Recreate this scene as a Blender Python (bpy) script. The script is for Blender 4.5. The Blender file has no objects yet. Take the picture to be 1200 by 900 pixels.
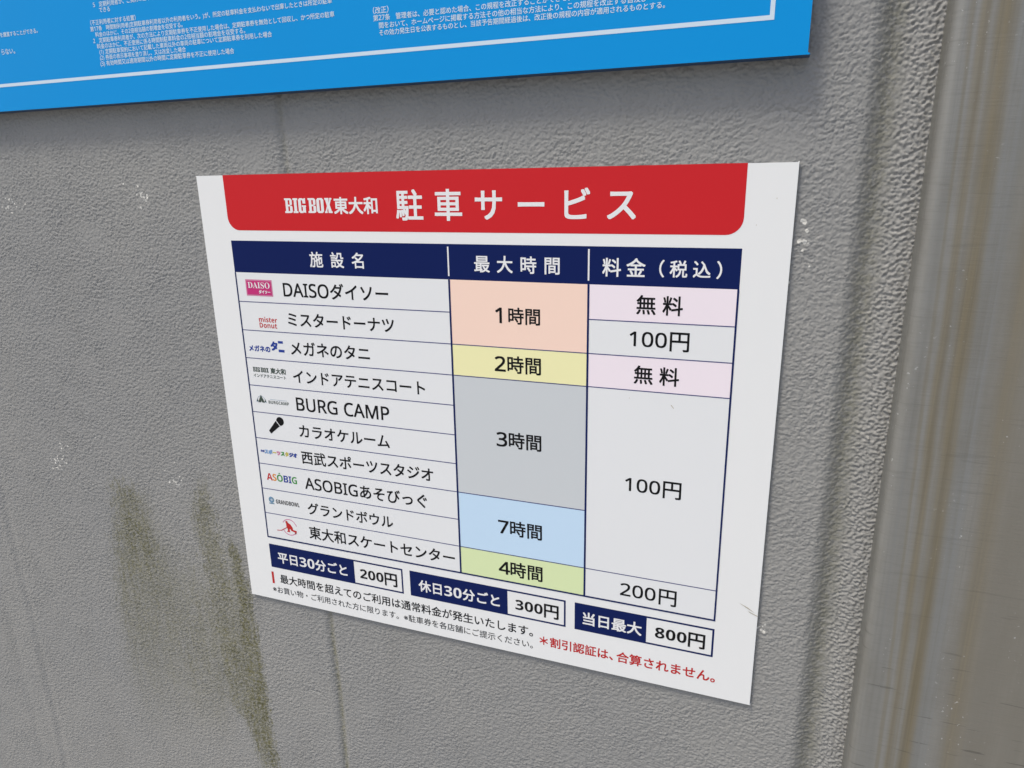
import bpy, math, numpy as np
from mathutils import Matrix, Vector

sc = bpy.context.scene
COL = sc.collection

# ------------------------------------------------------------------ camera
Z0 = 1.40          # height of the parking sign's top edge
X0 = -0.30         # its left edge
SIGN_N = 4.0       # its printed face stands this many mm off the wall

def W(u, v, n=0.0):
    """millimetres right / down from the sign's top left corner, n mm off the wall -> metres"""
    return (X0 + u / 1000.0, -n / 1000.0, Z0 - v / 1000.0)

cam = bpy.data.cameras.new("camera")
camo = bpy.data.objects.new("camera", cam)
COL.objects.link(camo)
cam.sensor_width = 36.0
cam.lens = 24.814
cam.clip_start = 0.01
cam.clip_end = 500.0
right = Vector((0.93741078, 0.34784763, -0.01621875))
down = Vector((0.08154902, -0.2645691, -0.96091256))
fwd = Vector((-0.33854214, 0.89944717, -0.27637656))
pos = Vector(W(589.51188, 11.42491, 618.53869 + SIGN_N))
m = Matrix((
    (right.x, -down.x, -fwd.x, pos.x),
    (right.y, -down.y, -fwd.y, pos.y),
    (right.z, -down.z, -fwd.z, pos.z),
    (0, 0, 0, 1)))
camo.matrix_world = m
sc.camera = camo

# ------------------------------------------------------------------ light
SUN_ELEV, SUN_AZ = 62.0, -40.0       # azimuth from the wall's normal, minus = from the left
world = bpy.data.worlds.new("World")
sc.world = world
world.use_nodes = True
wn = world.node_tree
sky = wn.nodes.new("ShaderNodeTexSky")
sky.sky_type = 'NISHITA'
sky.sun_disc = False
sky.sun_elevation = math.radians(SUN_ELEV)
sky.sun_rotation = math.radians(180.0 - SUN_AZ)
sky.air_density = 1.0
sky.dust_density = 3.5
sky.ozone_density = 1.0
bg = wn.nodes["Background"]
bg.inputs["Strength"].default_value = 0.10
wn.links.new(sky.outputs["Color"], bg.inputs["Color"])

sun = bpy.data.lights.new("sun", 'SUN')
suno = bpy.data.objects.new("sun", sun)
COL.objects.link(suno)
sun.energy = 1.5
sun.angle = math.radians(14)
sun.color = (1.0, 0.95, 0.83)
e, a = math.radians(SUN_ELEV), math.radians(SUN_AZ)
to_sun = Vector((math.sin(a) * math.cos(e), -math.cos(a) * math.cos(e), math.sin(e)))
suno.rotation_euler = to_sun.to_track_quat('Z', 'Y').to_euler()
suno.location = (0, -3, 4)

sc.view_settings.view_transform = 'Standard'
sc.view_settings.look = 'None'
sc.view_settings.exposure = 0.65
sc.view_settings.gamma = 1.0
sc.view_settings.use_curve_mapping = False

# ------------------------------------------------------------------ helpers
def mat(name, color, rough=0.5, spec=0.5, metal=0.0):
    ma = bpy.data.materials.new(name)
    ma.use_nodes = True
    b = ma.node_tree.nodes["Principled BSDF"]
    b.inputs["Base Color"].default_value = (*color, 1)
    b.inputs["Roughness"].default_value = rough
    b.inputs["Specular IOR Level"].default_value = spec
    b.inputs["Metallic"].default_value = metal
    return ma

def srgb(r, g, b, k=1.0):
    f = lambda c: ((c / 255 + 0.055) / 1.055) ** 2.4 if c > 10 else c / 255 / 12.92
    return (f(r) * k, f(g) * k, f(b) * k)

class N:
    """small node builder"""
    def __init__(s, ma):
        s.t = ma.node_tree
        s.b = s.t.nodes["Principled BSDF"]
    def new(s, kind, **kw):
        n = s.t.nodes.new(kind)
        for k, v in kw.items():
            setattr(n, k, v)
        return n
    def put(s, sock, v):
        if hasattr(v, "links") or isinstance(v, bpy.types.NodeSocket):
            s.t.links.new(v, sock)
        elif v is not None:
            sock.default_value = v
    def math(s, op, a, b=None, c=None, clamp=False):
        n = s.new("ShaderNodeMath", operation=op)
        n.use_clamp = clamp
        for i, v in enumerate((a, b, c)):
            if v is not None:
                s.put(n.inputs[i], v)
        return n.outputs[0]
    def mix(s, f, a, b, blend='MIX'):
        n = s.new("ShaderNodeMix", data_type='RGBA', blend_type=blend)
        s.put(n.inputs[0], f)
        s.put(n.inputs[6], a if not isinstance(a, tuple) else (*a, 1))
        s.put(n.inputs[7], b if not isinstance(b, tuple) else (*b, 1))
        return n.outputs[2]
    def noise(s, vec, scale, detail=2.0, rough=0.5, dist=0.0):
        n = s.new("ShaderNodeTexNoise")
        s.put(n.inputs["Vector"], vec)
        n.inputs["Scale"].default_value = scale
        n.inputs["Detail"].default_value = detail
        n.inputs["Roughness"].default_value = rough
        n.inputs["Distortion"].default_value = dist
        return n.outputs["Fac"]
    def mapping(s, vec, scale=(1, 1, 1), loc=(0, 0, 0)):
        n = s.new("ShaderNodeMapping")
        s.put(n.inputs["Vector"], vec)
        n.inputs["Scale"].default_value = scale
        n.inputs["Location"].default_value = loc
        return n.outputs[0]
    def ramp(s, f, stops):
        n = s.new("ShaderNodeValToRGB")
        s.put(n.inputs[0], f)
        el = n.color_ramp.elements
        while len(el) < len(stops):
            el.new(0.5)
        for e_, (p, c) in zip(el, stops):
            e_.position = p
            e_.color = (*c, 1) if isinstance(c, tuple) else (c, c, c, 1)
        return n.outputs[0]
    def step(s, x, lo, hi):
        n = s.new("ShaderNodeMapRange", interpolation_type='SMOOTHSTEP')
        s.put(n.inputs["Value"], x)
        n.inputs["From Min"].default_value = lo
        n.inputs["From Max"].default_value = hi
        return n.outputs[0]
    def attr(s, name):
        return s.new("ShaderNodeAttribute", attribute_name=name).outputs["Fac"]
    def obj(s):
        return s.new("ShaderNodeTexCoord").outputs["Object"]

def link(name, me, parent=None, origin=(0, 0, 0)):
    o = bpy.data.objects.new(name, me)
    COL.objects.link(o)
    if parent:
        o.parent = parent
    o.location = origin
    return o

def thing(name, label, cat, loc):
    o = bpy.data.objects.new(name, None)
    COL.objects.link(o)
    o.location = loc
    o.empty_display_size = 0.05
    o["label"] = label
    o["category"] = cat
    return o

class Sheet:
    """collects flat printed shapes (u, v in mm, n mm off the wall) into one mesh"""
    def __init__(s, origin):
        s.o = np.array(origin)
        s.v, s.f, s.mi, s.mats = [], [], [], []
        s.n = 0
    def slot(s, ma):
        if ma not in s.mats:
            s.mats.append(ma)
        return s.mats.index(ma)
    def add(s, pts, faces, ma):
        k = s.slot(ma)
        s.v.extend(pts)
        for f in faces:
            s.f.append([i + s.n for i in f])
            s.mi.append(k)
        s.n += len(pts)
    def poly(s, uvs, n, ma):
        s.add([W(u, v, n) for u, v in uvs], [list(range(len(uvs)))[::-1]], ma)
    def rect(s, u0, v0, u1, v1, n, ma):
        s.poly([(u0, v0), (u1, v0), (u1, v1), (u0, v1)], n, ma)
    def frame(s, u0, v0, u1, v1, w, n, ma):
        s.rect(u0, v0, u1, v0 + w, n, ma)
        s.rect(u0, v1 - w, u1, v1, n, ma)
        s.rect(u0, v0 + w, u0 + w, v1 - w, n, ma)
        s.rect(u1 - w, v0 + w, u1, v1 - w, n, ma)
    def arc(s, cu, cv, r0, r1, a0, a1, n, ma, seg=28):
        P = []
        for i in range(seg + 1):
            t = math.radians(a0 + (a1 - a0) * i / seg)
            P.append((cu + r1 * math.cos(t), cv - r1 * math.sin(t)))
        Q = []
        for i in range(seg + 1):
            t = math.radians(a0 + (a1 - a0) * i / seg)
            Q.append((cu + r0 * math.cos(t), cv - r0 * math.sin(t)))
        for i in range(seg):
            s.poly([P[i], Q[i], Q[i + 1], P[i + 1]], n, ma)
    def disc(s, cu, cv, r, n, ma, seg=28, sq=1.0):
        s.poly([(cu + r * math.cos(-i * 2 * math.pi / seg), cv + sq * r * math.sin(i * 2 * math.pi / seg) * -1)
                for i in range(seg)][::-1], n, ma)
    def build(s, name, parent=None):
        me = bpy.data.meshes.new(name)
        me.from_pydata([tuple(np.array(p) - s.o) for p in s.v], [], s.f)
        for ma in s.mats:
            me.materials.append(ma)
        me.polygons.foreach_set("material_index", s.mi)
        # printed faces look at the viewer (-y)
        me.update()
        flip = [p.index for p in me.polygons if p.normal.y > 0]
        for i in flip:
            me.polygons[i].flip()
        me.update()
        return link(name, me, parent)

# glyph meshes from the built in font
_G = {}
def glyph(ch):
    if ch in _G:
        return _G[ch]
    def mesh(body):
        c = bpy.data.curves.new("t", "FONT")
        c.body = body
        c.size = 1
        c.resolution_u = 4
        o = bpy.data.objects.new("t", c)
        COL.objects.link(o)
        bpy.context.view_layer.update()
        me = bpy.data.meshes.new_from_object(o)
        V = [(v.co.x, v.co.y) for v in me.vertices]
        F = [list(p.vertices) for p in me.polygons]
        bpy.data.meshes.remove(me)
        bpy.data.objects.remove(o)
        bpy.data.curves.remove(c)
        return V, F
    V, F = mesh(ch)
    if V:
        V2, _ = mesh(ch + ch)
        adv = max(p[0] for p in V2) - max(p[0] for p in V)
    else:
        adv = 1.0 if ord(ch) > 255 else 0.3
    _G[ch] = (V, F, adv)
    return _G[ch]

LATIN = 1.10
def is_latin(ch):
    return ord(ch) < 0x250 and ch not in "()"

def sans(ch, heavy, serif=False):
    """plain grotesque letters and figures"""
    o = ord(ch)
    if serif and ch.isupper():
        return chr(0x1D400 + o - 65)
    if "0" <= ch <= "9":
        return chr((0x1D7EC if heavy else 0x1D7E2) + o - 48)
    if "A" <= ch <= "Z":
        return chr((0x1D5D4 if heavy else 0x1D5A0) + o - 65)
    if "a" <= ch <= "z":
        return chr((0x1D5EE if heavy else 0x1D5BA) + o - 97)
    return ch

def text(sheet, body, u0, u1, vc, n, ma, size=None, bold=0.0, latin=LATIN, xs=1.0, gap=0.0, colors=None, heavy=False, serif=False, wide=1.14):
    """fit body between u0 and u1, centred on height vc; with a size the letters are spaced out, without one they are scaled"""
    G = []
    x = 0.0
    prev = None
    for i, ch in enumerate(body):
        s = latin if is_latin(ch) else 1.0
        half = 0.0
        V, F, adv = glyph(sans(ch, heavy, serif) if is_latin(ch) else ch)
        if ch.isdigit() and ch.isascii() and wide != 1:
            V, adv = [(p[0] * wide, p[1]) for p in V], adv * wide
        if ch == "（":
            half, adv = -0.5, 0.5
        elif ch == "）":
            adv = 0.5
        lat = is_latin(ch)
        if prev is not None and prev != lat:
            x += gap
        prev = lat
        base = -0.357 * s if lat else -0.372
        G.append((x + half, s, base, V, F, i))
        x += adv * s * xs
    if size is not None and len(body) == 1:
        u1 = u0 + 1.0
    ink0 = min(g[0] + min(p[0] for p in g[3]) * g[1] * xs for g in G if g[3])
    last = [g for g in G if g[3]]
    ink1 = max(g[0] + max(p[0] for p in g[3]) * g[1] * xs for g in last)
    span = len(body) - 1
    if size is None:
        size = (u1 - u0) / (ink1 - ink0)
        tr = 0.0
    else:
        tr = ((u1 - u0) / size - (ink1 - ink0)) / max(span, 1)
    for gx, s, base, V, F, i in G:
        if not V:
            continue
        c = ma if colors is None else colors[i % len(colors)]
        b = 0.0 if (heavy and is_latin(body[i])) else bold * size
        # a heavier weight is the same letter printed a hair apart
        spots = [(0, 0)] if b <= 0 else [(-b, -b), (b, -b), (b, b), (-b, b)] + ([(0, 0)] if bold > .02 else [])
        for k, (du, dv) in enumerate(spots):
            P = [W(u0 + du + size * (gx + tr * i - ink0 + p[0] * s * xs), vc + dv - size * (base + p[1] * s), n + k * .006) for p in V]
            sheet.add(P, F, c)

# ------------------------------------------------------------------ wall surface
rng = np.random.default_rng(7)
FU0, FU1, FV0, FV1, ST = -640.0, 700.0, -118.0, 1000.0, 0.8

def field(nv, nu, lam_v, lam_u, width=0.35, tilt=0.0, seed=0):
    """band limited noise with wavelength lam (mm) along each axis"""
    r = np.random.default_rng(seed)
    w = r.standard_normal((nv, nu)).astype(np.float32)
    fv = np.fft.fftfreq(nv, ST)[:, None]
    fu = np.fft.rfftfreq(nu, ST)[None, :]
    a_ = fu * math.cos(tilt) - fv * math.sin(tilt)
    b_ = fu * math.sin(tilt) + fv * math.cos(tilt)
    rr = np.sqrt((a_ * lam_u) ** 2 + (b_ * lam_v) ** 2) + 1e-6
    filt = np.exp(-(np.log(rr) / width) ** 2 / 2)
    o = np.fft.irfft2(np.fft.rfft2(w) * filt, s=(nv, nu))
    return (o / o.std()).astype(np.float32)

def sstep(x, a, b):
    t = np.clip((x - a) / (b - a), 0, 1)
    return t * t * (3 - 2 * t)

def wall_mesh():
    fu = np.arange(FU0, FU1 + .1, ST)
    fv = np.arange(FV0, FV1 + .1, ST)
    us = np.concatenate([np.arange(-1900, FU0 - 1, 30), fu, np.arange(FU1 + 20, 1900, 40)])
    vs = np.concatenate([np.arange(-1200, FV0 - 1, 30), fv, np.arange(FV1 + 20, Z0 * 1000, 30), [Z0 * 1000]])
    U, V = np.meshgrid(us, vs)
    nV, nU = U.shape
    iu0 = np.searchsorted(us, FU0)
    iv0 = np.searchsorted(vs, FV0)
    fine = np.zeros_like(U)
    nfv, nfu = len(fv), len(fu)
    FUg, FVg = np.meshgrid(fu, fv)

    n1 = field(nfv, nfu, 6.6, 10.0, .60, 0.12, 1)
    n2 = field(nfv, nfu, 4.0, 5.4, .62, -0.15, 2)
    n3 = field(nfv, nfu, 2.7, 3.4, .60, 0, 3)
    n5 = field(nfv, nfu, 3.2, 4.2, .6, 0.2, 12)
    n4 = field(nfv, nfu, 80, 110, .7, 0, 4)
    lumps = 0.30 * np.tanh(n1) + 0.52 * (1 - np.exp(-np.abs(n2) * 1.3)) + 0.36 * (1 - np.exp(-np.abs(n5) * 1.6)) + 0.13 * n3
    amp = 0.95 * np.clip(1 + 0.10 * n4, .6, 1.4)
    # coarser, rougher stucco on the strip beside the steel post
    c1 = field(nfv, nfu, 5.6, 6.5, .5, 0, 5)
    c2 = field(nfv, nfu, 3.8, 4.2, .4, 0, 6)
    coarse = 0.75 * np.tanh(c1 * 1.2) + 0.35 * c2
    k = sstep(FUg + 1.5 * n4, 655, 668)
    h = lumps * amp * (1 - k) + coarse * 0.76 * k
    # crescent dents
    for cu, cv, r in ((75, -36, 24), (583, -30, 24), (78, 640, 20)):
        d = np.hypot((FUg - cu) * 0.9, (FVg - cv - 16))
        ang = np.arctan2(-(FVg - cv - 16), FUg - cu)
        w_ = np.exp(-((d - r) / 1.3) ** 2) * sstep(np.cos(ang - 1.6), 0.62, 0.9)
        h -= 0.75 * w_
        flat = np.exp(-(d / (r * 0.8)) ** 2) * 0.4
        h = h * (1 - flat)
    # fade to the plain sheet at the rim of the detailed area
    fade = sstep(FUg, FU0, FU0 + 40) * sstep(-FVg, -FV1, -FV1 + 40)
    h *= fade
    fine[iv0:iv0 + nfv, iu0:iu0 + nfu] = h

    # pressed joints of the panel
    H = fine
    wob = 1.2 * np.sin(V / 97.0) + 0.8 * np.sin(V / 31.0)
    H = H - 1.9 * np.exp(-((U - 114 - wob) / 4.4) ** 2) + 0.35 * np.exp(-((U - 104 - wob) / 5) ** 2)
    H -= 0.9 * np.exp(-((U + 435 - wob) / 7) ** 2)
    H += 0.7 * np.exp(-((U + 449 - wob) / 7) ** 2)
    H -= 0.7 * np.exp(-((U + 491 - wob) / 9) ** 2)
    # the deep rounded channel before the post, then a step up to the rough strip
    H -= 6.8 * sstep(U, 640, 658) * (1 - 0.45 * sstep(U, 660, 682))

    # ---- stains and chips (dirt and bare spots on the wall, some painted shade in the channel)
    def lane(tab):
        vv = [t[0] for t in tab]
        L = np.interp(V, vv, [t[1] for t in tab])
        R = np.interp(V, vv, [t[2] for t in tab])
        return L, R
    jit = np.zeros_like(U)
    jit[iv0:iv0 + nfv, iu0:iu0 + nfu] = 5 * field(nfv, nfu, 26, 7, .5, 0, 8) + 3 * field(nfv, nfu, 5, 5, .5, 0, 9)
    st_v = np.zeros_like(U)
    st_v[iv0:iv0 + nfv, iu0:iu0 + nfu] = field(nfv, nfu, 320, 11, .7, 0.02, 10)
    blot = np.zeros_like(U)
    blot[iv0:iv0 + nfv, iu0:iu0 + nfu] = field(nfv, nfu, 70, 40, .7, 0, 11)
    stain = np.zeros_like(U)
    # left streak
    L, R = lane([(385, -208, -156), (430, -216, -150), (470, -226, -132), (560, -240, -112), (700, -246, -112), (900, -250, -150)])
    s1 = sstep(U + jit, L - 16, L + 16) * (1 - sstep(U + jit, R - 46, R + 22))
    s1 *= sstep(V + 1.6 * jit, 378, 398) * (1 - 0.36 * sstep(V, 440, 600)) * (1 - 0.72 * sstep(V, 580, 760)) * (1 - sstep(V, 720, 830))
    # faint film between the two
    s2 = sstep(U + jit, -175, -125) * (1 - sstep(U + jit, -85, -50)) * sstep(V + 3 * jit, 430, 560) * (1 - sstep(V, 640, 800)) * 0.50
    # right streak with its two tongues
    L, R = lane([(350, -57, -54), (375, -66, -52), (402, -80, -48), (440, -79, -44), (520, -74, -32), (600, -73, -26), (690, -70, -20), (728, -34, -10), (790, -26, 2), (830, -20, 4)])
    s3 = sstep(U + .8 * jit, L - 11, L + 13) * (1 - sstep(U + .8 * jit, R - 12, R + 11)) * sstep(V, 346, 372)
    L, R = lane([(430, -29, -28), (450, -30, -16), (500, -30, -7), (560, -31, -2), (640, -36, 0), (700, -42, 1), (740, -34, 2), (780, -24, 5), (815, -18, 8)])
    s4 = sstep(U + .45 * jit, L - 8, L + 6) * (1 - sstep(U + .4 * jit, R - 5, R + 4)) * sstep(V, 424, 450)
    s34 = np.maximum(s3 * 0.82, s4) * (1 - sstep(V + jit, 770, 830))
    stain = np.maximum(np.maximum(s1 * 0.84, s2), s34 * 0.95)
    stain *= np.clip(0.98 + 0.12 * st_v + 0.10 * blot, 0.3, 1.2)
    # damp dirt in the joints; in the deep channel deepened to paint in shade
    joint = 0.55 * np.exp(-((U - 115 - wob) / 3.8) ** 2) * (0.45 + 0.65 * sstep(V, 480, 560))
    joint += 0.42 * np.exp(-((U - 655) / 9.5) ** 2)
    stain *= np.clip(1.04 - 0.30 * fine, .5, 1.25)
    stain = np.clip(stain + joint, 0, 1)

    chip = np.zeros_like(U)
    def chips(cu, cv, ru, rv, n, seed, r0=.8, r1=1.9):
        r = np.random.default_rng(seed)
        for _ in range(n):
            a, b = cu + ru * r.standard_normal() * .55, cv + rv * r.standard_normal() * .55
            rad = r.uniform(r0, r1)
            i0, i1 = np.searchsorted(us, [a - 6, a + 6])
            j0, j1 = np.searchsorted(vs, [b - 6, b + 6])
            if i1 <= i0 or j1 <= j0:
                continue
            uu, vv = U[j0:j1, i0:i1], V[j0:j1, i0:i1]
            d = np.hypot(uu - a, (vv - b) * r.uniform(.8, 1.5))
            chip[j0:j1, i0:i1] = np.maximum(chip[j0:j1, i0:i1], np.clip(1.15 - d / (rad * 1.6), 0, 1))
    chips(-84, 20, 16, 12, 24, 1, .6, 1.5)
    chips(-300, 27, 22, 12, 18, 2, .6, 1.5)
    chips(-303, 366, 18, 16, 28, 3, .6, 1.5)
    chips(-99, 371, 14, 8, 16, 4, .5, 1.2)
    chips(607, 53, 4, 10, 5, 5, .9, 2.2)
    chips(611, 70, 5, 12, 4, 6, .5, 1.0)
    chips(606, 424, 6, 12, 12, 7, .5, 1.3)
    chips(598, 88, 3, 9, 4, 8, .7, 1.3)
    chips(-60, 480, 260, 260, 14, 9, .5, .8)

    P = np.empty((nV * nU, 3), dtype=np.float32)
    P[:, 0] = (X0 + U / 1000).ravel()
    P[:, 1] = (-H / 1000).ravel()
    P[:, 2] = (Z0 - V / 1000).ravel()
    idx = np.arange(nV * nU, dtype=np.int32).reshape(nV, nU)
    quads = np.stack([idx[1:, :-1], idx[1:, 1:], idx[:-1, 1:], idx[:-1, :-1]], -1).reshape(-1, 4)
    me = bpy.data.meshes.new("wall")
    me.vertices.add(len(P))
    me.vertices.foreach_set("co", P.ravel())
    nq = len(quads)
    me.loops.add(nq * 4)
    me.loops.foreach_set("vertex_index", quads.ravel())
    me.polygons.add(nq)
    me.polygons.foreach_set("loop_start", np.arange(0, nq * 4, 4, dtype=np.int32))
    me.update(calc_edges=True)
    me.shade_smooth()
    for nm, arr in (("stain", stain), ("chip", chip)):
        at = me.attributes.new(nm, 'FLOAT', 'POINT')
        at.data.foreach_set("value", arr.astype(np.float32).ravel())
    return me

def wall_material():
    ma = mat("grey_wall_paint", (0.24, 0.24, 0.235), 0.5, 0.28)
    n = N(ma)
    co = n.obj()
    big = n.noise(co, 2.2, 4, .6)
    mid = n.noise(n.mapping(co, (1, 1, .35)), 14, 4, .6)
    fine = n.noise(co, 420, 3, .6)
    col = n.mix(n.step(big, .35, .68), (0.280, 0.279, 0.272), (0.312, 0.307, 0.291))
    col = n.mix(n.math('MULTIPLY', n.step(mid, .5, .75), .35), col, (0.225, 0.222, 0.21))
    col = n.mix(n.math('MULTIPLY', n.step(fine, .5, .8), .25), col, (0.17, 0.17, 0.165))
    grain = n.noise(co, 230, 3, .65)
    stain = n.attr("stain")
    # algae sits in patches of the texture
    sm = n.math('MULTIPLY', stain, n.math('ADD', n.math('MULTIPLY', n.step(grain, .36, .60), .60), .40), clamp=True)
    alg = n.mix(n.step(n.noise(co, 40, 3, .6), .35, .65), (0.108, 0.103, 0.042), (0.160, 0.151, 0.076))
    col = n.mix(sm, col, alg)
    chip = n.attr("chip")
    cm = n.step(n.math('ADD', chip, n.math('MULTIPLY', n.math('SUBTRACT', n.noise(co, 300, 2), .5), .9)), .46, .56)
    col = n.mix(cm, col, n.mix(n.noise(co, 60), (0.74, 0.73, 0.69), (0.58, 0.56, 0.50)))
    n.put(n.b.inputs["Base Color"], col)
    n.put(n.b.inputs["Roughness"], n.math('ADD', n.math('MULTIPLY', grain, .25), .46))
    bp = n.new("ShaderNodeBump")
    bp.inputs["Strength"].default_value = .35
    bp.inputs["Distance"].default_value = .0006
    n.put(bp.inputs["Height"], n.noise(co, 520, 4, .65))
    n.put(n.b.inputs["Normal"], bp.outputs[0])
    return ma

wall_me = wall_mesh()
wall_me.materials.append(wall_material())
wall = link("wall", wall_me)
wall["label"] = "grey stucco textured wall with olive damp streaks, standing behind both signs"
wall["category"] = "wall"

# pavement the wall stands on (below the picture)
gs = Sheet((0, 0, 0))
gme = bpy.data.meshes.new("pavement")
gme.from_pydata([(-30, -40, 0), (30, -40, 0), (30, 0.0, 0), (-30, 0.0, 0)], [], [(0, 1, 2, 3)])
pm = mat("concrete_pavement", (0.30, 0.30, 0.29), 0.85)
_n = N(pm)
_c = _n.obj()
_n.put(_n.b.inputs["Base Color"], _n.mix(_n.noise(_c, 3, 6, .6), (.25, .25, .245), (.36, .355, .345)))
gme.materials.append(pm)
pav = link("pavement", gme)
pav["kind"] = "structure"

# ------------------------------------------------------------------ steel post
def post_mesh():
    uL, uR, depth, r = 687.0, 860.0, 26.0, 7.0
    prof = [(uL, -14.0), (uL, 2.0), (uL, depth - r - .3)]
    for i in range(9):
        t = math.pi - i * math.pi / 2 / 8
        prof.append((uL + r + r * math.cos(t), depth - r + r * math.sin(t)))
    prof += [(uL + r + .4, depth + .01), (uL + r + 2, depth + .04), (uL + 40, depth + .5), (uL + 86, depth + .7), (uR - 40, depth + .5), (uR - r - 2, depth + .04), (uR - r - .4, depth + .01)]
    for i in range(9):
        t = math.pi / 2 - i * math.pi / 2 / 8
        prof.append((uR - r + r * math.cos(t), depth - r + r * math.sin(t)))
    prof += [(uR, depth - r - .3), (uR, -14.0)]
    vs = list(np.linspace(-1150, Z0 * 1000, 60))
    V = []
    for v in vs:
        for (u, n) in prof:
            V.append(W(u, v, n))
    k = len(prof)
    F = []
    for j in range(len(vs) - 1):
        for i in range(k - 1):
            F.append((j * k + i, (j + 1) * k + i, (j + 1) * k + i + 1, j * k + i + 1))
    F.append(tuple(range(k)))
    me = bpy.data.meshes.new("steel_post")
    me.from_pydata(V, [], F)
    me.update()
    me.shade_smooth()
    me.set_sharp_from_angle(angle=math.radians(50))
    return me

def post_material():
    ma = mat("weathered_stainless", (0.3, 0.3, 0.3), .42, .5, .55)
    n = N(ma)
    co = n.obj()
    sep = n.new("ShaderNodeSeparateXYZ")
    n.put(sep.inputs[0], co)
    x, z = sep.outputs[0], sep.outputs[2]
    u = n.math('MULTIPLY', n.math('SUBTRACT', x, X0), 1000.0)
    v = n.math('MULTIPLY', n.math('SUBTRACT', Z0, z), 1000.0)
    # runs wander a little as they go down
    wob = n.math('MULTIPLY', n.math('SUBTRACT', n.noise(n.mapping(co, (0, 0, 1)), 4.0, 3, .55), .5), 9.0)
    uw = n.math('ADD', n.math('ADD', u, wob), n.math('MULTIPLY', v, -0.022))
    fil = n.math('MULTIPLY', n.math('SUBTRACT', n.noise(n.mapping(co, (240, 240, 2.2)), 1.0, 4, .6), .5), 6.0)
    uf = n.math('ADD', uw, fil)
    def band(c, w0, w1, k):
        d = n.math('ABSOLUTE', n.math('SUBTRACT', uf, c))
        return n.math('MULTIPLY', n.math('SUBTRACT', 1.0, n.step(d, w0, w1)), k)
    runs = n.noise(n.mapping(co, (70, 70, .8)), 1.0, 4, .62)
    runs2 = n.noise(n.mapping(co, (420, 420, 3.0)), 1.0, 4, .6)
    base = n.mix(n.step(runs, .38, .62), (0.225, 0.224, 0.208), (0.268, 0.264, 0.243))
    base = n.mix(n.math('MULTIPLY', n.step(runs2, .45, .75), .22), base, (0.15, 0.15, 0.138))
    brush = n.noise(n.mapping(co, (60, 60, 800)), 1.0, 3, .6)
    base = n.mix(n.math('MULTIPLY', n.step(brush, .45, .7), .18), base, (0.15, 0.15, 0.14))
    patina = n.noise(n.mapping(co, (26, 26, 9)), 1.0, 6, .65)
    base = n.mix(n.math('MULTIPLY', n.step(patina, .42, .66), .5), base, (0.19, 0.18, 0.152))
    vary = n.math('ADD', .55, n.math('MULTIPLY', n.noise(n.mapping(co, (40, 40, 5)), 1, 4, .6), .75))
    rust = n.math('MULTIPLY', n.math('MAXIMUM', band(720.0, .5, 9.5, .70), n.math('MAXIMUM', band(708.5, .5, 5.0, .6), n.math('MAXIMUM', band(754, 1, 11, .62), band(700, .2, 2.4, .35)))), vary, clamp=True)
    col = n.mix(rust, base, n.mix(n.step(runs2, .35, .65), (0.130, 0.101, 0.046), (0.195, 0.152, 0.072)))
    tan = n.math('MULTIPLY', n.step(uf, 728, 768), .62)
    col = n.mix(tan, col, (0.232, 0.212, 0.170))
    # pale film between the runs
    pale = n.math('MULTIPLY', n.math('MAXIMUM', band(733, 2, 9, .5), band(692, .4, 2, .3)), n.step(runs2, .3, .7))
    col = n.mix(pale, col, (0.27, 0.28, 0.28))
    # scuffs and knocks across the face
    sc_v = n.mapping(co, (16, 16, 260), (3, 0, 0))
    sn = n.new("ShaderNodeMapping")
    n.put(sn.inputs["Vector"], co)
    sn.inputs["Rotation"].default_value = (0, math.radians(14), 0)
    sn.inputs["Scale"].default_value = (22, 22, 330)
    scr = n.noise(sn.outputs[0], 1.0, 2, .5)
    low = n.step(v, 330, 480)
    scm = n.math('MULTIPLY', n.step(scr, .665, .70), n.math('ADD', .12, n.math('MULTIPLY', low, .32)))
    col = n.mix(scm, col, (0.06, 0.058, 0.05))
    spk = n.noise(co, 330, 2, .5)
    spm = n.math('MULTIPLY', n.step(spk, .69, .72), n.math('MULTIPLY', n.step(n.noise(n.mapping(co, (30, 30, 6)), 1, 2), .5, .7), .8))
    col = n.mix(spm, col, (0.55, 0.55, 0.53))
    n.put(n.b.inputs["Base Color"], col)
    n.put(n.b.inputs["Roughness"], n.math('ADD', .34, n.math('MULTIPLY', runs, .28)))
    n.put(n.b.inputs["Metallic"], n.math('SUBTRACT', .3, n.math('MULTIPLY', rust, .28)))
    bp = n.new("ShaderNodeBump")
    bp.inputs["Strength"].default_value = .12
    bp.inputs["Distance"].default_value = .001
    n.put(bp.inputs["Height"], n.noise(n.mapping(co, (60, 60, 700)), 1, 3, .6))
    n.put(n.b.inputs["Normal"], bp.outputs[0])
    return ma

pme = post_mesh()
pme.materials.append(post_material())
post = link("steel_post", pme)
post["label"] = "weathered stainless steel post with brown rust runs, beside the white sign"
post["category"] = "post"

# ------------------------------------------------------------------ printed colours
def print_mat(name, col, rough=.33, spec=.22):
    ma = mat(name, col, rough, spec)
    n = N(ma)
    co = n.obj()
    # faint handling film, only in the gloss
    n.put(n.b.inputs["Roughness"], n.math('ADD', rough - .05, n.math('MULTIPLY', n.noise(co, 9, 4, .6), .14)))
    f = n.math('MULTIPLY', n.step(n.noise(n.mapping(co, (1, 1, .4)), 12, 5, .65), .5, .85), .10)
    n.put(n.b.inputs["Base Color"], n.mix(f, col, tuple(c * .86 + .01 for c in col)))
    return ma

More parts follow.
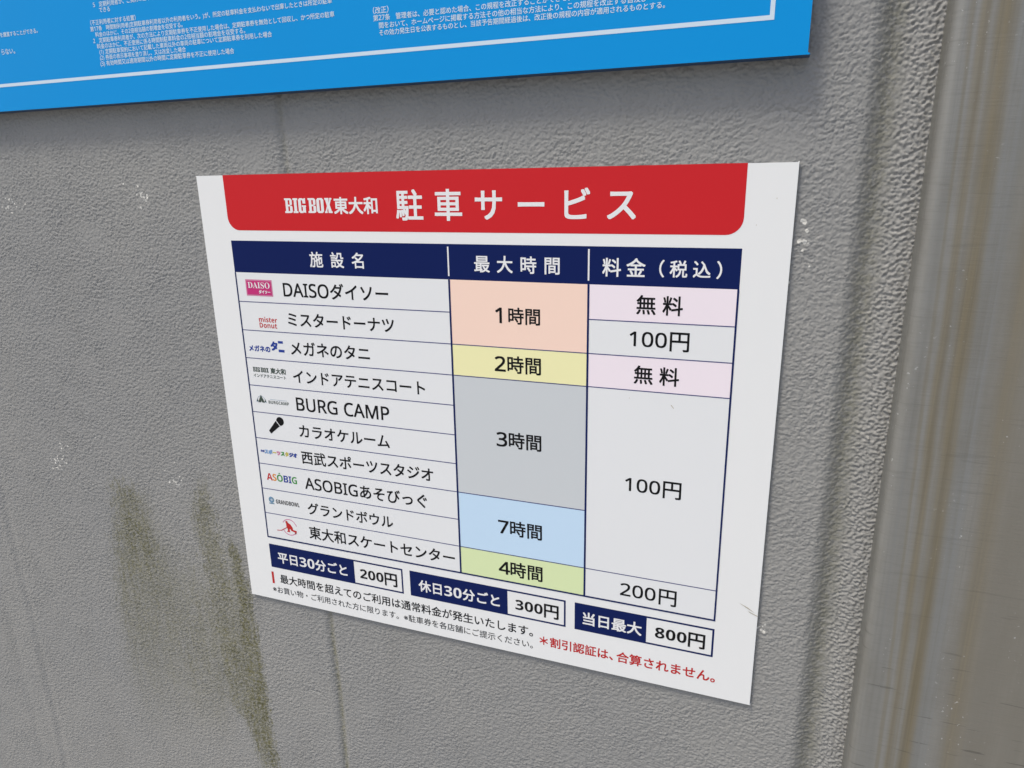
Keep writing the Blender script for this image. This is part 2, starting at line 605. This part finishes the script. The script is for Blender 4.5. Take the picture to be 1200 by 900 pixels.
K = 1.15
M_WHITE = print_mat("sign_white", (.83, .835, .825))
M_CELL = print_mat("cell_white", (.80, .81, .812))
M_RED = print_mat("banner_red", (.60, .016, .022))
M_NAVY = print_mat("ink_navy", (.005, .014, .092), .4, .10)
M_BLACK = print_mat("ink_black", (.008, .008, .009), .45, .12)
M_LETTER = print_mat("letter_white", (.82, .82, .82))
M_PEACH = print_mat("cell_peach", srgb(235, 205, 188, K))
M_YELLOW = print_mat("cell_yellow", srgb(228, 224, 172, K))
M_GREY = print_mat("cell_grey", srgb(192, 196, 198, K))
M_SKY = print_mat("cell_sky", srgb(186, 210, 230, K))
M_GREEN = print_mat("cell_green", srgb(206, 219, 170, K))
M_PINK = print_mat("cell_pink", srgb(229, 218, 224, K))
M_LINE = print_mat("rule_line", (.055, .060, .19))
M_INKRED = print_mat("ink_red", (.52, .022, .022))
M_MAGENTA = print_mat("logo_magenta", (.56, .032, .185))
M_ROSE = print_mat("logo_rose", (.62, .22, .36))
M_BLUE = print_mat("logo_blue", (.018, .050, .30))
M_LBLUE = print_mat("logo_light_blue", (.20, .36, .62))
M_ORANGE = print_mat("logo_orange", (.70, .25, .03))
M_LGREEN = print_mat("logo_green", (.06, .28, .06))
M_OLIVE = print_mat("logo_yellow", (.55, .47, .10))
M_TEAL = print_mat("logo_slate", (.16, .28, .38))
M_FOREST = print_mat("logo_forest", (.06, .085, .07))
M_BOARD = print_mat("board_blue", (.003, .288, .70), .34, .14)
M_BOARDTXT = print_mat("board_letters", (.62, .74, .84), .4)
M_EDGE = mat("panel_edge", (.55, .56, .56), .4)
M_BOARDEDGE = mat("board_edge", (.006, .05, .14), .45)

def slab(name, u0, v0, u1, v1, n0, n1, r, face_m, edge_m, parent, origin, bevel=.4):
    """a real panel with thickness n0..n1 and an eased front edge"""
    def ring(d, n):
        out = []
        rr = max(r - d, .05)
        for cu, cv, a0 in ((u1 - d - rr, v0 + d + rr, 90), (u0 + d + rr, v0 + d + rr, 180), (u0 + d + rr, v1 - d - rr, 270), (u1 - d - rr, v1 - d - rr, 0)):
            for i in range(5):
                t = math.radians(a0 - 0 + (i * 90 / 4))
                out.append(W(cu + rr * math.cos(t), cv - rr * math.sin(t), n))
        return out
    rings = [ring(0, n0), ring(0, n1 - bevel), ring(bevel * .3, n1 - bevel * .3), ring(bevel, n1)]
    # order the corners consistently
    k = len(rings[0])
    V = [tuple(np.array(p) - np.array(origin)) for rg in rings for p in rg]
    F, mi = [], []
    for j in range(3):
        for i in range(k):
            F.append((j * k + i, j * k + (i + 1) % k, (j + 1) * k + (i + 1) % k, (j + 1) * k + i))
            mi.append(1 if j == 0 else 0)
    F.append(tuple(range(3 * k, 4 * k)))
    mi.append(0)
    F.append(tuple(range(k))[::-1])
    mi.append(1)
    me = bpy.data.meshes.new(name)
    me.from_pydata(V, [], F)
    me.materials.append(face_m)
    me.materials.append(edge_m)
    me.polygons.foreach_set("material_index", mi)
    me.update()
    import bmesh
    bm = bmesh.new()
    bm.from_mesh(me)
    bmesh.ops.recalc_face_normals(bm, faces=bm.faces)
    bm.to_mesh(me)
    bm.free()
    return link(name, me, parent)

# ------------------------------------------------------------------ white parking sign
SO = W(300, 508, 0)
sign = thing("parking_sign", "white parking charge sign with a red banner and a coloured table, below the blue board", "sign", SO)
slab("panel", 0, 0, 600, 508.5, 1.0, SIGN_N, .8, M_WHITE, M_EDGE, sign, SO, .25)
n0 = SIGN_N
A1, A2, A3, A4, A5 = n0 + .12, n0 + .24, n0 + .36, n0 + .48, n0 + .60

# red banner
s = Sheet(SO)
pts = [(36, .6), (561, .6)]
for cu, a0 in ((561 - 14, 0), (36 + 14, -90)):
    for i in range(9):
        t = math.radians(a0 - i * 90 / 8)
        pts.append((cu + 14 * math.cos(t), 57.2 - 14 - 14 * math.sin(t)))
s.poly(pts, A1, M_RED)
banner = s.build("banner", sign)

def big_box(sh, u0, v0, u1, v1, n, ma):
    """BIG BOX in a fat condensed slab letter"""
    w, h = u1 - u0, v1 - v0
    T = 4.12
    X = lambda x: u0 + w * x / T
    Y = lambda y: v1 - h * y
    def R(o, x0, y0, x1, y1):
        sh.rect(X(o + x0), Y(y1), X(o + x1), Y(y0), n, ma)
    def B(o):
        R(o, .09, .13, .31, .87)
        R(o, 0, 0, .50, .13); R(o, 0, .87, .50, 1)
        R(o, .31, .45, .48, .57)
        sh.poly([(X(o + .50), Y(1)), (X(o + .62), Y(.95)), (X(o + .66), Y(.86)), (X(o + .66), Y(.60)), (X(o + .60), Y(.53)), (X(o + .48), Y(.53)), (X(o + .45), Y(.60)), (X(o + .45), Y(.87)), (X(o + .50), Y(.87))], n, ma)
        sh.poly([(X(o + .48), Y(.49)), (X(o + .62), Y(.49)), (X(o + .68), Y(.42)), (X(o + .68), Y(.12)), (X(o + .64), Y(.04)), (X(o + .50), Y(0)), (X(o + .50), Y(.13)), (X(o + .45), Y(.13)), (X(o + .45), Y(.42))], n, ma)
    def I(o):
        R(o, .09, .13, .33, .87)
        R(o, 0, 0, .42, .13); R(o, 0, .87, .42, 1)
    def ringl(o, wd, gap):
        sh.poly([(X(o + .12), Y(1)), (X(o + wd / 2), Y(1)), (X(o + wd / 2), Y(.88)), (X(o + .24), Y(.84)), (X(o + .24), Y(.16)), (X(o + wd / 2), Y(.12)), (X(o + wd / 2), Y(0)), (X(o + .12), Y(0)), (X(o), Y(.12)), (X(o), Y(.88))], n, ma)
        if not gap:
            sh.poly([(X(o + wd / 2), Y(1)), (X(o + wd - .12), Y(1)), (X(o + wd), Y(.88)), (X(o + wd), Y(.12)), (X(o + wd - .12), Y(0)), (X(o + wd / 2), Y(0)), (X(o + wd / 2), Y(.12)), (X(o + wd - .24), Y(.16)), (X(o + wd - .24), Y(.84)), (X(o + wd / 2), Y(.88))], n, ma)
        else:
            sh.poly([(X(o + wd / 2), Y(1)), (X(o + wd - .16), Y(.96)), (X(o + wd - .08), Y(1)), (X(o + wd), Y(1)), (X(o + wd), Y(.64)), (X(o + wd - .24), Y(.64)), (X(o + wd - .26), Y(.82)), (X(o + wd / 2), Y(.88))], n, ma)
            sh.poly([(X(o + wd / 2), Y(.12)), (X(o + wd - .26), Y(.18)), (X(o + wd - .26), Y(.42)), (X(o + wd - .34), Y(.42)), (X(o + wd - .34), Y(.52)), (X(o + wd + .04), Y(.52)), (X(o + wd + .04), Y(.42)), (X(o + wd), Y(.42)), (X(o + wd), Y(0)), (X(o + wd - .12), Y(.04)), (X(o + wd / 2), Y(0))], n, ma)
    B(0.0); I(.74); ringl(1.21, .62, True)
    B(2.04); ringl(2.78, .60, False)
    o = 3.47
    sh.poly([(X(o), Y(1)), (X(o + .36), Y(1)), (X(o + .36), Y(.9)), (X(o + .34), Y(.66)), (X(o + .42), Y(.9)), (X(o + .42), Y(1)), (X(o + .60), Y(1)), (X(o + .60), Y(.9)), (X(o + .54), Y(.88)), (X(o + .42), Y(.54)), (X(o + .56), Y(.12)), (X(o + .62), Y(.1)), (X(o + .62), Y(0)),
             (X(o + .28), Y(0)), (X(o + .28), Y(.1)), (X(o + .26), Y(.34)), (X(o + .17), Y(.12)), (X(o + .20), Y(.1)), (X(o + .20), Y(0)), (X(o - .03), Y(0)), (X(o - .03), Y(.1)), (X(o + .04), Y(.12)), (X(o + .18), Y(.46)), (X(o + .06), Y(.88)), (X(o), Y(.9))], n, ma)

s = Sheet(SO)
big_box(s, 111, 24.7, 168.6, 39.3, A2, M_LETTER)
text(s, "東大和", 170.4, 219.6, 32.3, A2, M_LETTER, bold=.022)
s.build("lettering", banner)
s = Sheet(SO)
text(s, "駐車サービス", 240.6, 472.2, 32.2, A2, M_LETTER, size=30.5, bold=.016)
s.build("lettering", banner)

# table header
s = Sheet(SO)
s.rect(36.6, 68, 561.4, 101.8, A1, M_NAVY)
header = s.build("table_header", sign)
for u in (293.6, 431.8):
    s = Sheet(SO)
    s.rect(u - .75, 70.5, u + .75, 98.5, A2, M_LETTER)
    s.build("divider", header)
for body, u0, u1, sz in (("施設名", 135.5, 199.5, 16.8), ("最大時間", 320.8, 404.6, 16.8), ("料金", 444.5, 482.3, 17.4), ("（税込）", 494.5, 546.4, 15.4)):
    s = Sheet(SO)
    text(s, body, u0, u1, 86.2, A2, M_LETTER, size=sz, bold=.014)
    s.build("lettering", header)

# facility rows
ROW = [101.8 + i * (420.6 - 101.8) / 10 for i in range(11)]
rc = lambda i: (ROW[i] + ROW[i + 1]) / 2
names = [("DAISOダイソー", 98.3, 225.2), ("ミスタードーナツ", 100.2, 229.7), ("メガネのタニ", 99.9, 198.6), ("インドアテニスコート", 99.2, 261.2),
         ("BURG CAMP", 99.6, 217.2), ("カラオケルーム", 99.7, 215.2), ("西武スポーツスタジオ", 99.0, 265.6), ("ASOBIGあそびっぐ", 99.9, 256.5),
         ("グランドボウル", 100.1, 212.6), ("東大和スケートセンター", 98.7, 286.8)]
logos = []
def logo_pink(s):
    s.rect(49.2, 109.1, 84.2, 126.9, A2, M_ROSE)
    s.rect(50.6, 110.6, 82.8, 125.4, A3, M_MAGENTA)
    text(s, "DAISO", 52.3, 81.0, 115.0, A4, M_LETTER, serif=True, latin=1)
    text(s, "ダイソー", 66.2, 81.0, 122.2, A4, M_LETTER, bold=.05)
def logo_donut(s):
    text(s, "mister", 61.6, 85.6, 152.6, A2, M_INKRED, heavy=True, latin=1)
    text(s, "Donut", 61.7, 84.8, 159.0, A2, M_INKRED, heavy=True, latin=1)
def logo_megane(s):
    text(s, "メガネの", 43.6, 72.0, 185.9, A2, M_BLUE, bold=.035)
    text(s, "タ", 73.6, 82.5, 181.8, A2, M_BLUE, size=11.0, bold=.05)
    s.rect(83.6, 175.6, 90.2, 178.3, A2, M_BLUE)
    s.rect(83.4, 185.2, 91.2, 188.1, A2, M_BLUE)
def logo_tennis(s):
    big_box(s, 45.2, 207.6, 66.8, 213.0, A2, M_FOREST)
    text(s, "東大和", 69.3, 89.4, 210.4, A2, M_FOREST, bold=.03)
    text(s, "インドアテニスコート", 45.3, 89.1, 217.3, A2, M_FOREST, bold=.02)
def logo_camp(s):
    # ring of trees round a tent
    s.arc(51.8, 246.4, 4.9, 5.3, -20, 200, A2, M_TEAL)
    s.poly([(47.2, 249.0), (51.8, 240.0), (56.6, 249.0), (52.9, 249.0), (52.0, 246.6), (51.1, 249.0)], A3, M_FOREST)
    s.poly([(45.2, 248.0), (46.4, 244.6), (47.6, 248.0)], A2, M_FOREST)
    s.poly([(56.2, 248.0), (57.4, 244.6), (58.6, 248.0)], A2, M_FOREST)
    s.rect(44.6, 247.9, 46.9, 248.5, A3, M_TEAL)
    s.rect(56.9, 247.9, 59.0, 248.5, A3, M_TEAL)
    s.rect(64.0, 244.2, 87.0, 244.5, A2, M_TEAL)
    text(s, "BURGCAMP", 61.6, 89.3, 247.6, A2, M_FOREST, heavy=True, latin=1)
def logo_mic(s):
    s.disc(74.4, 269.6, 5.2, A2, M_BLACK)
    d = (-.78, .62)
    p = (.62, .78)
    a = (71.6, 271.9)
    s.poly([(a[0] + p[0] * 4.9, a[1] + p[1] * 4.9), (a[0] - p[0] * 4.9, a[1] - p[1] * 4.9), (a[0] - p[0] * 4.9 + d[0] * .9, a[1] - p[1] * 4.9 + d[1] * .9), (a[0] + p[0] * 4.9 + d[0] * .9, a[1] + p[1] * 4.9 + d[1] * .9)], A3, M_CELL)
    b = (70.9, 272.5)
    e_ = (58.9, 285.4 - 1.2)
    s.poly([(b[0] + p[0] * 3.9, b[1] + p[1] * 3.9), (b[0] - p[0] * 3.9, b[1] - p[1] * 3.9), (e_[0] - p[0] * 2.1, e_[1] - p[1] * 2.1), (e_[0] + p[0] * 2.1, e_[1] + p[1] * 2.1)], A2 + .06, M_BLACK)
def logo_kids(s):
    cols = [M_BLUE, M_BLUE, M_LBLUE, M_LBLUE, M_ROSE, M_LGREEN, M_OLIVE, M_OLIVE, M_LBLUE, M_BLUE]
    text(s, "西武", 42.2, 47.6, 309.0, A2, M_BLUE, bold=.04)
    text(s, "スポーツスタジオ", 47.8, 92.6, 309.2, A2, M_BLUE, bold=.07, colors=[M_LBLUE, M_LBLUE, M_OLIVE, M_ROSE, M_LGREEN, M_OLIVE, M_BLUE, M_BLUE])
def logo_asobig(s):
    text(s, "ASOBIG", 46.2, 88.8, 340.8, A2, M_BLUE, size=12.0, heavy=True, latin=1, colors=[M_INKRED, M_ORANGE, M_LGREEN, M_BLUE, M_BLUE, M_LGREEN])
    s.poly([(63.4, 335.4), (64.9, 333.6), (66.4, 335.4)], A2, M_LGREEN)
def logo_bowl(s):
    s.arc(49.0, 370.6, 1.5, 3.9, 0, 360, A2, M_TEAL)
    s.rect(48.2, 366.4, 49.0, 374.4, A3, M_LBLUE)
    s.rect(45.4, 374.6, 52.6, 376.0, A2, M_TEAL)
    text(s, "GRANDBOWL", 55.4, 88.7, 371.7, A2, M_BLACK, size=7.3, heavy=True, latin=1, xs=.72)
def logo_skate(s):
    s.arc(71.0, 403.2, 9.7, 10.7, 15, 150, A2, M_ROSE)
    s.arc(71.0, 403.2, 9.7, 10.7, 205, 325, A2, M_ROSE)
    # skater leaning on a long stick
    s.disc(67.4, 397.0, 1.7, A3, M_INKRED, 14)
    s.poly([(66.4, 398.4), (68.6, 397.4), (72.4, 399.0), (75.2, 403.0), (75.6, 406.0), (80.6, 406.6), (80.4, 409.4), (78.6, 411.8), (77.8, 408.8), (73.0, 407.6), (71.4, 405.2), (70.4, 406.4), (71.2, 409.8), (66.4, 409.6), (68.2, 407.4), (67.4, 404.4), (66.4, 403.2)], A2, M_INKRED)
    s.poly([(67.6, 403.2), (68.0, 404.0), (58.4, 409.6), (52.2, 410.2), (52.2, 409.4), (58.0, 408.8)], A3, M_INKRED)
logo_fn = [logo_pink, logo_donut, logo_megane, logo_tennis, logo_camp, logo_mic, logo_kids, logo_asobig, logo_bowl, logo_skate]
for i, (nm, u0, u1) in enumerate(names):
    s = Sheet(SO)
    s.rect(37.8, ROW[i], 293.0, ROW[i + 1], A1, M_CELL)
    row = s.build("facility_row", sign)
    s = Sheet(SO)
    logo_fn[i](s)
    s.build("logo", row)
    s = Sheet(SO)
    text(s, nm, u0, u1, rc(i) + (1.0 if i < 9 else .2), A2, M_BLACK, bold=.014)
    s.build("lettering", row)

def cell(kind, u0, v0, u1, v1, ma, runs, label=None):
    s = Sheet(SO)
    s.rect(u0, v0, u1, v1, A1, ma)
    c = s.build(kind, sign)
    if label:
        c["label"] = label
    s = Sheet(SO)
    for body, a, b, vc, sz, bo in runs:
        text(s, body, a, b, vc, A2, M_BLACK, size=sz, bold=bo + .004)
    s.build("lettering", c)

for body, r0, r1, ma, u0, u1, lab in (("1時間", 0, 2, M_PEACH, 341.2, 385.6, "peach cell"), ("2時間", 2, 3, M_YELLOW, 339.4, 386.2, "pale yellow cell"),
                                 ("3時間", 3, 7, M_GREY, 339.4, 386.2, "grey cell"), ("7時間", 7, 9, M_SKY, 339, 386.4, "pale blue cell"),
                                 ("4時間", 9, 10, M_GREEN, 338.6, 386.8, "pale green cell")):
    vc = (ROW[r0] + ROW[r1]) / 2 + (.6 if r1 - r0 < 4 else -1.0)
    cell("time_cell", 294.2, ROW[r0], 431.4, ROW[r1], ma, [(body[0], u0, u0 + 9.2, vc, 18.4, .012), (body[1:], u0 + 13.2, u1, vc, None, .012)], lab)
for runs, r0, r1, ma, lab in (([("無料", 475.8, 515.8, rc(0) + .6, 18.2, .01)], 0, 1, M_PINK, "pale pink cell"),
                         ([("100", 470.6, 503.4, rc(1) - .4, None, .008), ("円", 506.4, 522.8, rc(1) - .2, None, .008)], 1, 2, M_CELL, None),
                         ([("無料", 475.6, 515.6, rc(2) + .8, 18.2, .01)], 2, 3, M_PINK, "pale pink cell"),
                         ([("100", 470.6, 503.4, 291.0, None, .008), ("円", 506.4, 522.8, 291.2, None, .008)], 3, 9, M_CELL, None),
                         ([("200", 468.8, 503.6, rc(9) + .4, None, .008), ("円", 507.2, 523.8, rc(9) + .6, None, .008)], 9, 10, M_CELL, None)):
    cell("price_cell", 432.6, ROW[r0], 560.6, ROW[r1], ma, runs, lab)

# ruled lines of the table
s = Sheet(SO)
lw = .44
for i in range(1, 10):
    s.rect(37.9, ROW[i] - lw, 292.9, ROW[i] + lw, A2, M_LINE)
for i in (2, 3, 7, 9):
    s.rect(294.3, ROW[i] - lw, 431.3, ROW[i] + lw, A2, M_LINE)
for i in (1, 2, 3, 9):
    s.rect(432.7, ROW[i] - lw, 560.4, ROW[i] + lw, A2, M_LINE)
for u in (293.6, 431.9):
    s.rect(u - .95, 101.8, u + .95, 420.0, A3, M_NAVY)
s.rect(36.5, 101.7, 38.1, 420.0, A3, M_NAVY)
s.rect(559.9, 101.7, 561.5, 420.0, A3, M_NAVY)
s.rect(36.5, 420.0, 561.5, 421.7, A3, M_NAVY)
s.build("table_grid", sign)

# three price boxes
for u0, um, u1, head, hu, price, pu in ((37.0, 156.6, 220.6, "平日30分ごと", (48.6, 146.3), "200円", (164.1, 212.5)),
                                     (229.6, 347.4, 412.2, "休日30分ごと", (240.7, 338.1), "300円", (356.3, 404.2)),
                                     (421.9, 496.2, 561.5, "当日最大", (430.9, 491.3), "800円", (504.9, 553.1))):
    s = Sheet(SO)
    s.rect(u0, 430.5, um, 462.2, A1, M_NAVY)
    s.rect(um, 430.5, u1, 432.4, A1, M_NAVY)
    s.rect(um, 460.3, u1, 462.2, A1, M_NAVY)
    s.rect(u1 - 1.9, 432.4, u1, 460.3, A1, M_NAVY)
    b = s.build("price_box", sign)
    s = Sheet(SO)
    text(s, head, hu[0], hu[1], 447.2, A2, M_LETTER, bold=.020, latin=1.12, heavy=True)
    s.build("lettering", b)
    s = Sheet(SO)
    d = (pu[1] - pu[0])
    text(s, price[:3], pu[0], pu[0] + d * .64, 446.8, A2, M_BLACK, heavy=True)
    text(s, price[3], pu[0] + d * .68, pu[1], 446.9, A2, M_BLACK, bold=.02)
    s.build("lettering", b)

# notes below
s = Sheet(SO)
s.rect(35.6, 469.0, 38.8, 485.2, A1, M_INKRED)
s.build("red_marker", sign)
s = Sheet(SO)
text(s, "最大時間を超えてのご利用は通常料金が発生いたします。", 47.9, 375.8, 476.8, A1, M_BLACK, bold=.012)
s.build("note", sign)
s = Sheet(SO)
text(s, "※お買い物・ご利用された方に限ります。※駐車券を各店舗にご提示ください。", 34.9, 375.6, 493.2, A1, M_BLACK, bold=.004)
s.build("note", sign)
s = Sheet(SO)
text(s, "＊割引認証は、", 383.6, 463.0, 484.8, A1, M_INKRED, bold=.018)
text(s, "合算されません。", 467.0, 565.0, 484.8, A1, M_INKRED, bold=.017)
s.build("note", sign)["label"] = "red note"

# hairline scratch and small marks on the panel
M_SCR = print_mat("scratch_brown", (.42, .36, .24), .6)
for q in ([(581, 396.6), (590, 400.6), (596.5, 404.8), (589.8, 401.4)], [(590, 404.0), (599.0, 407.6), (599.0, 408.2), (592, 405.4)], [(510, 208), (512.6, 211.2), (512.2, 211.4), (509.7, 208.4)]):
    s = Sheet(SO)
    s.poly(q, A3, M_SCR)
    s.build("scratch", sign)
for (u, v, r) in ((585, 28, .35), (571, 49, .3), (472, 205, .3)):
    s = Sheet(SO)
    s.disc(u, v, r, A3, M_SCR, 8)
    s.build("speck", sign)

# ------------------------------------------------------------------ blue regulation board
BN = 18.0
BO = W(20, -72.7, 0)
board = thing("regulation_board", "bright blue parking rules board with small white lettering, above the white sign", "sign", BO)
slab("panel", -560, -700, 599.5, -72.6, 2.0, BN, 1.6, M_BOARD, M_BOARDEDGE, board, BO, .9)
B1 = BN + .15
s = Sheet(BO)
s.frame(-533, -673, 572.7, -99.4, 3.3, B1, M_BOARDTXT)
s.build("border_line", board)
lines = [
    ("5　定期利用者が、ご契約の駐車場を", -90.0, None, -169.0),
    ("できる", -82.7, None, -163.6),
    ("（不正利用者に対する処置）", -97.7, None, -152.8),
    ("第17条　時間制利用者(定期駐車券利用者以外の利用者をいう。)が、所定の駐車料金を支払わないで出庫したときは所定の駐車", -99.1, 195.5, -147.0),
    ("料金のほかに、その2倍相当額の割増金を収受する。", -93.4, 22.5, -141.4),
    ("2　定期駐車券利用者が、次の方法により定期駐車券を不正使用した場合は、定期駐車券を無効として回収し、かつ所定の駐車", -97.8, 196.9, -135.8),
    ("料金のほかに、不正使用に係る時間制駐車料金の2倍相当額の割増金を収受する。", -93.7, 96.8, -130.3),
    ("(1) 定期駐車契約において記載した車両以外の車両の駐車について定期駐車券を利用した場合", -91.6, 127.0, -124.8),
    ("(2) 券面の表示事項を塗り消し、又は改変した場合", -92.2, 22.5, -119.3),
    ("(3) 有効時間又は適用期間以外の時間に定期駐車券を不正に使用した場合", -92.8, 81.2, -113.7),
    ("（改正）", 237.0, None, -134.8),
    ("第27条　管理者は、必要と認めた場合、この規程を改正することができる。", 236.8, 417.0, -128.8),
    ("間をおいて、ホームページに掲載する方法その他の相当な方法により、この規程を改正する旨及び", 242.1, 479.0, -122.6),
    ("その効力発生日を公表するものとし、当該予告期間経過後は、改正後の規程の内容が適用されるものとする。", 241.9, 492.6, -116.7),
    ("を譲渡することができる。", -233.0, -175.0, -152.0),
    ("らない。", -236.0, -215.0, -135.1),
]
for body, u0, u1, vc in lines:
    s = Sheet(BO)
    if u1 is None:
        u1 = u0 + 5.15 * len(body) - (.9 if body[0] != "（" else 5.2)
    text(s, body, u0, u1, vc, B1, M_BOARDTXT, bold=.010, latin=1.05, wide=1)
    s.build("text_line", board)
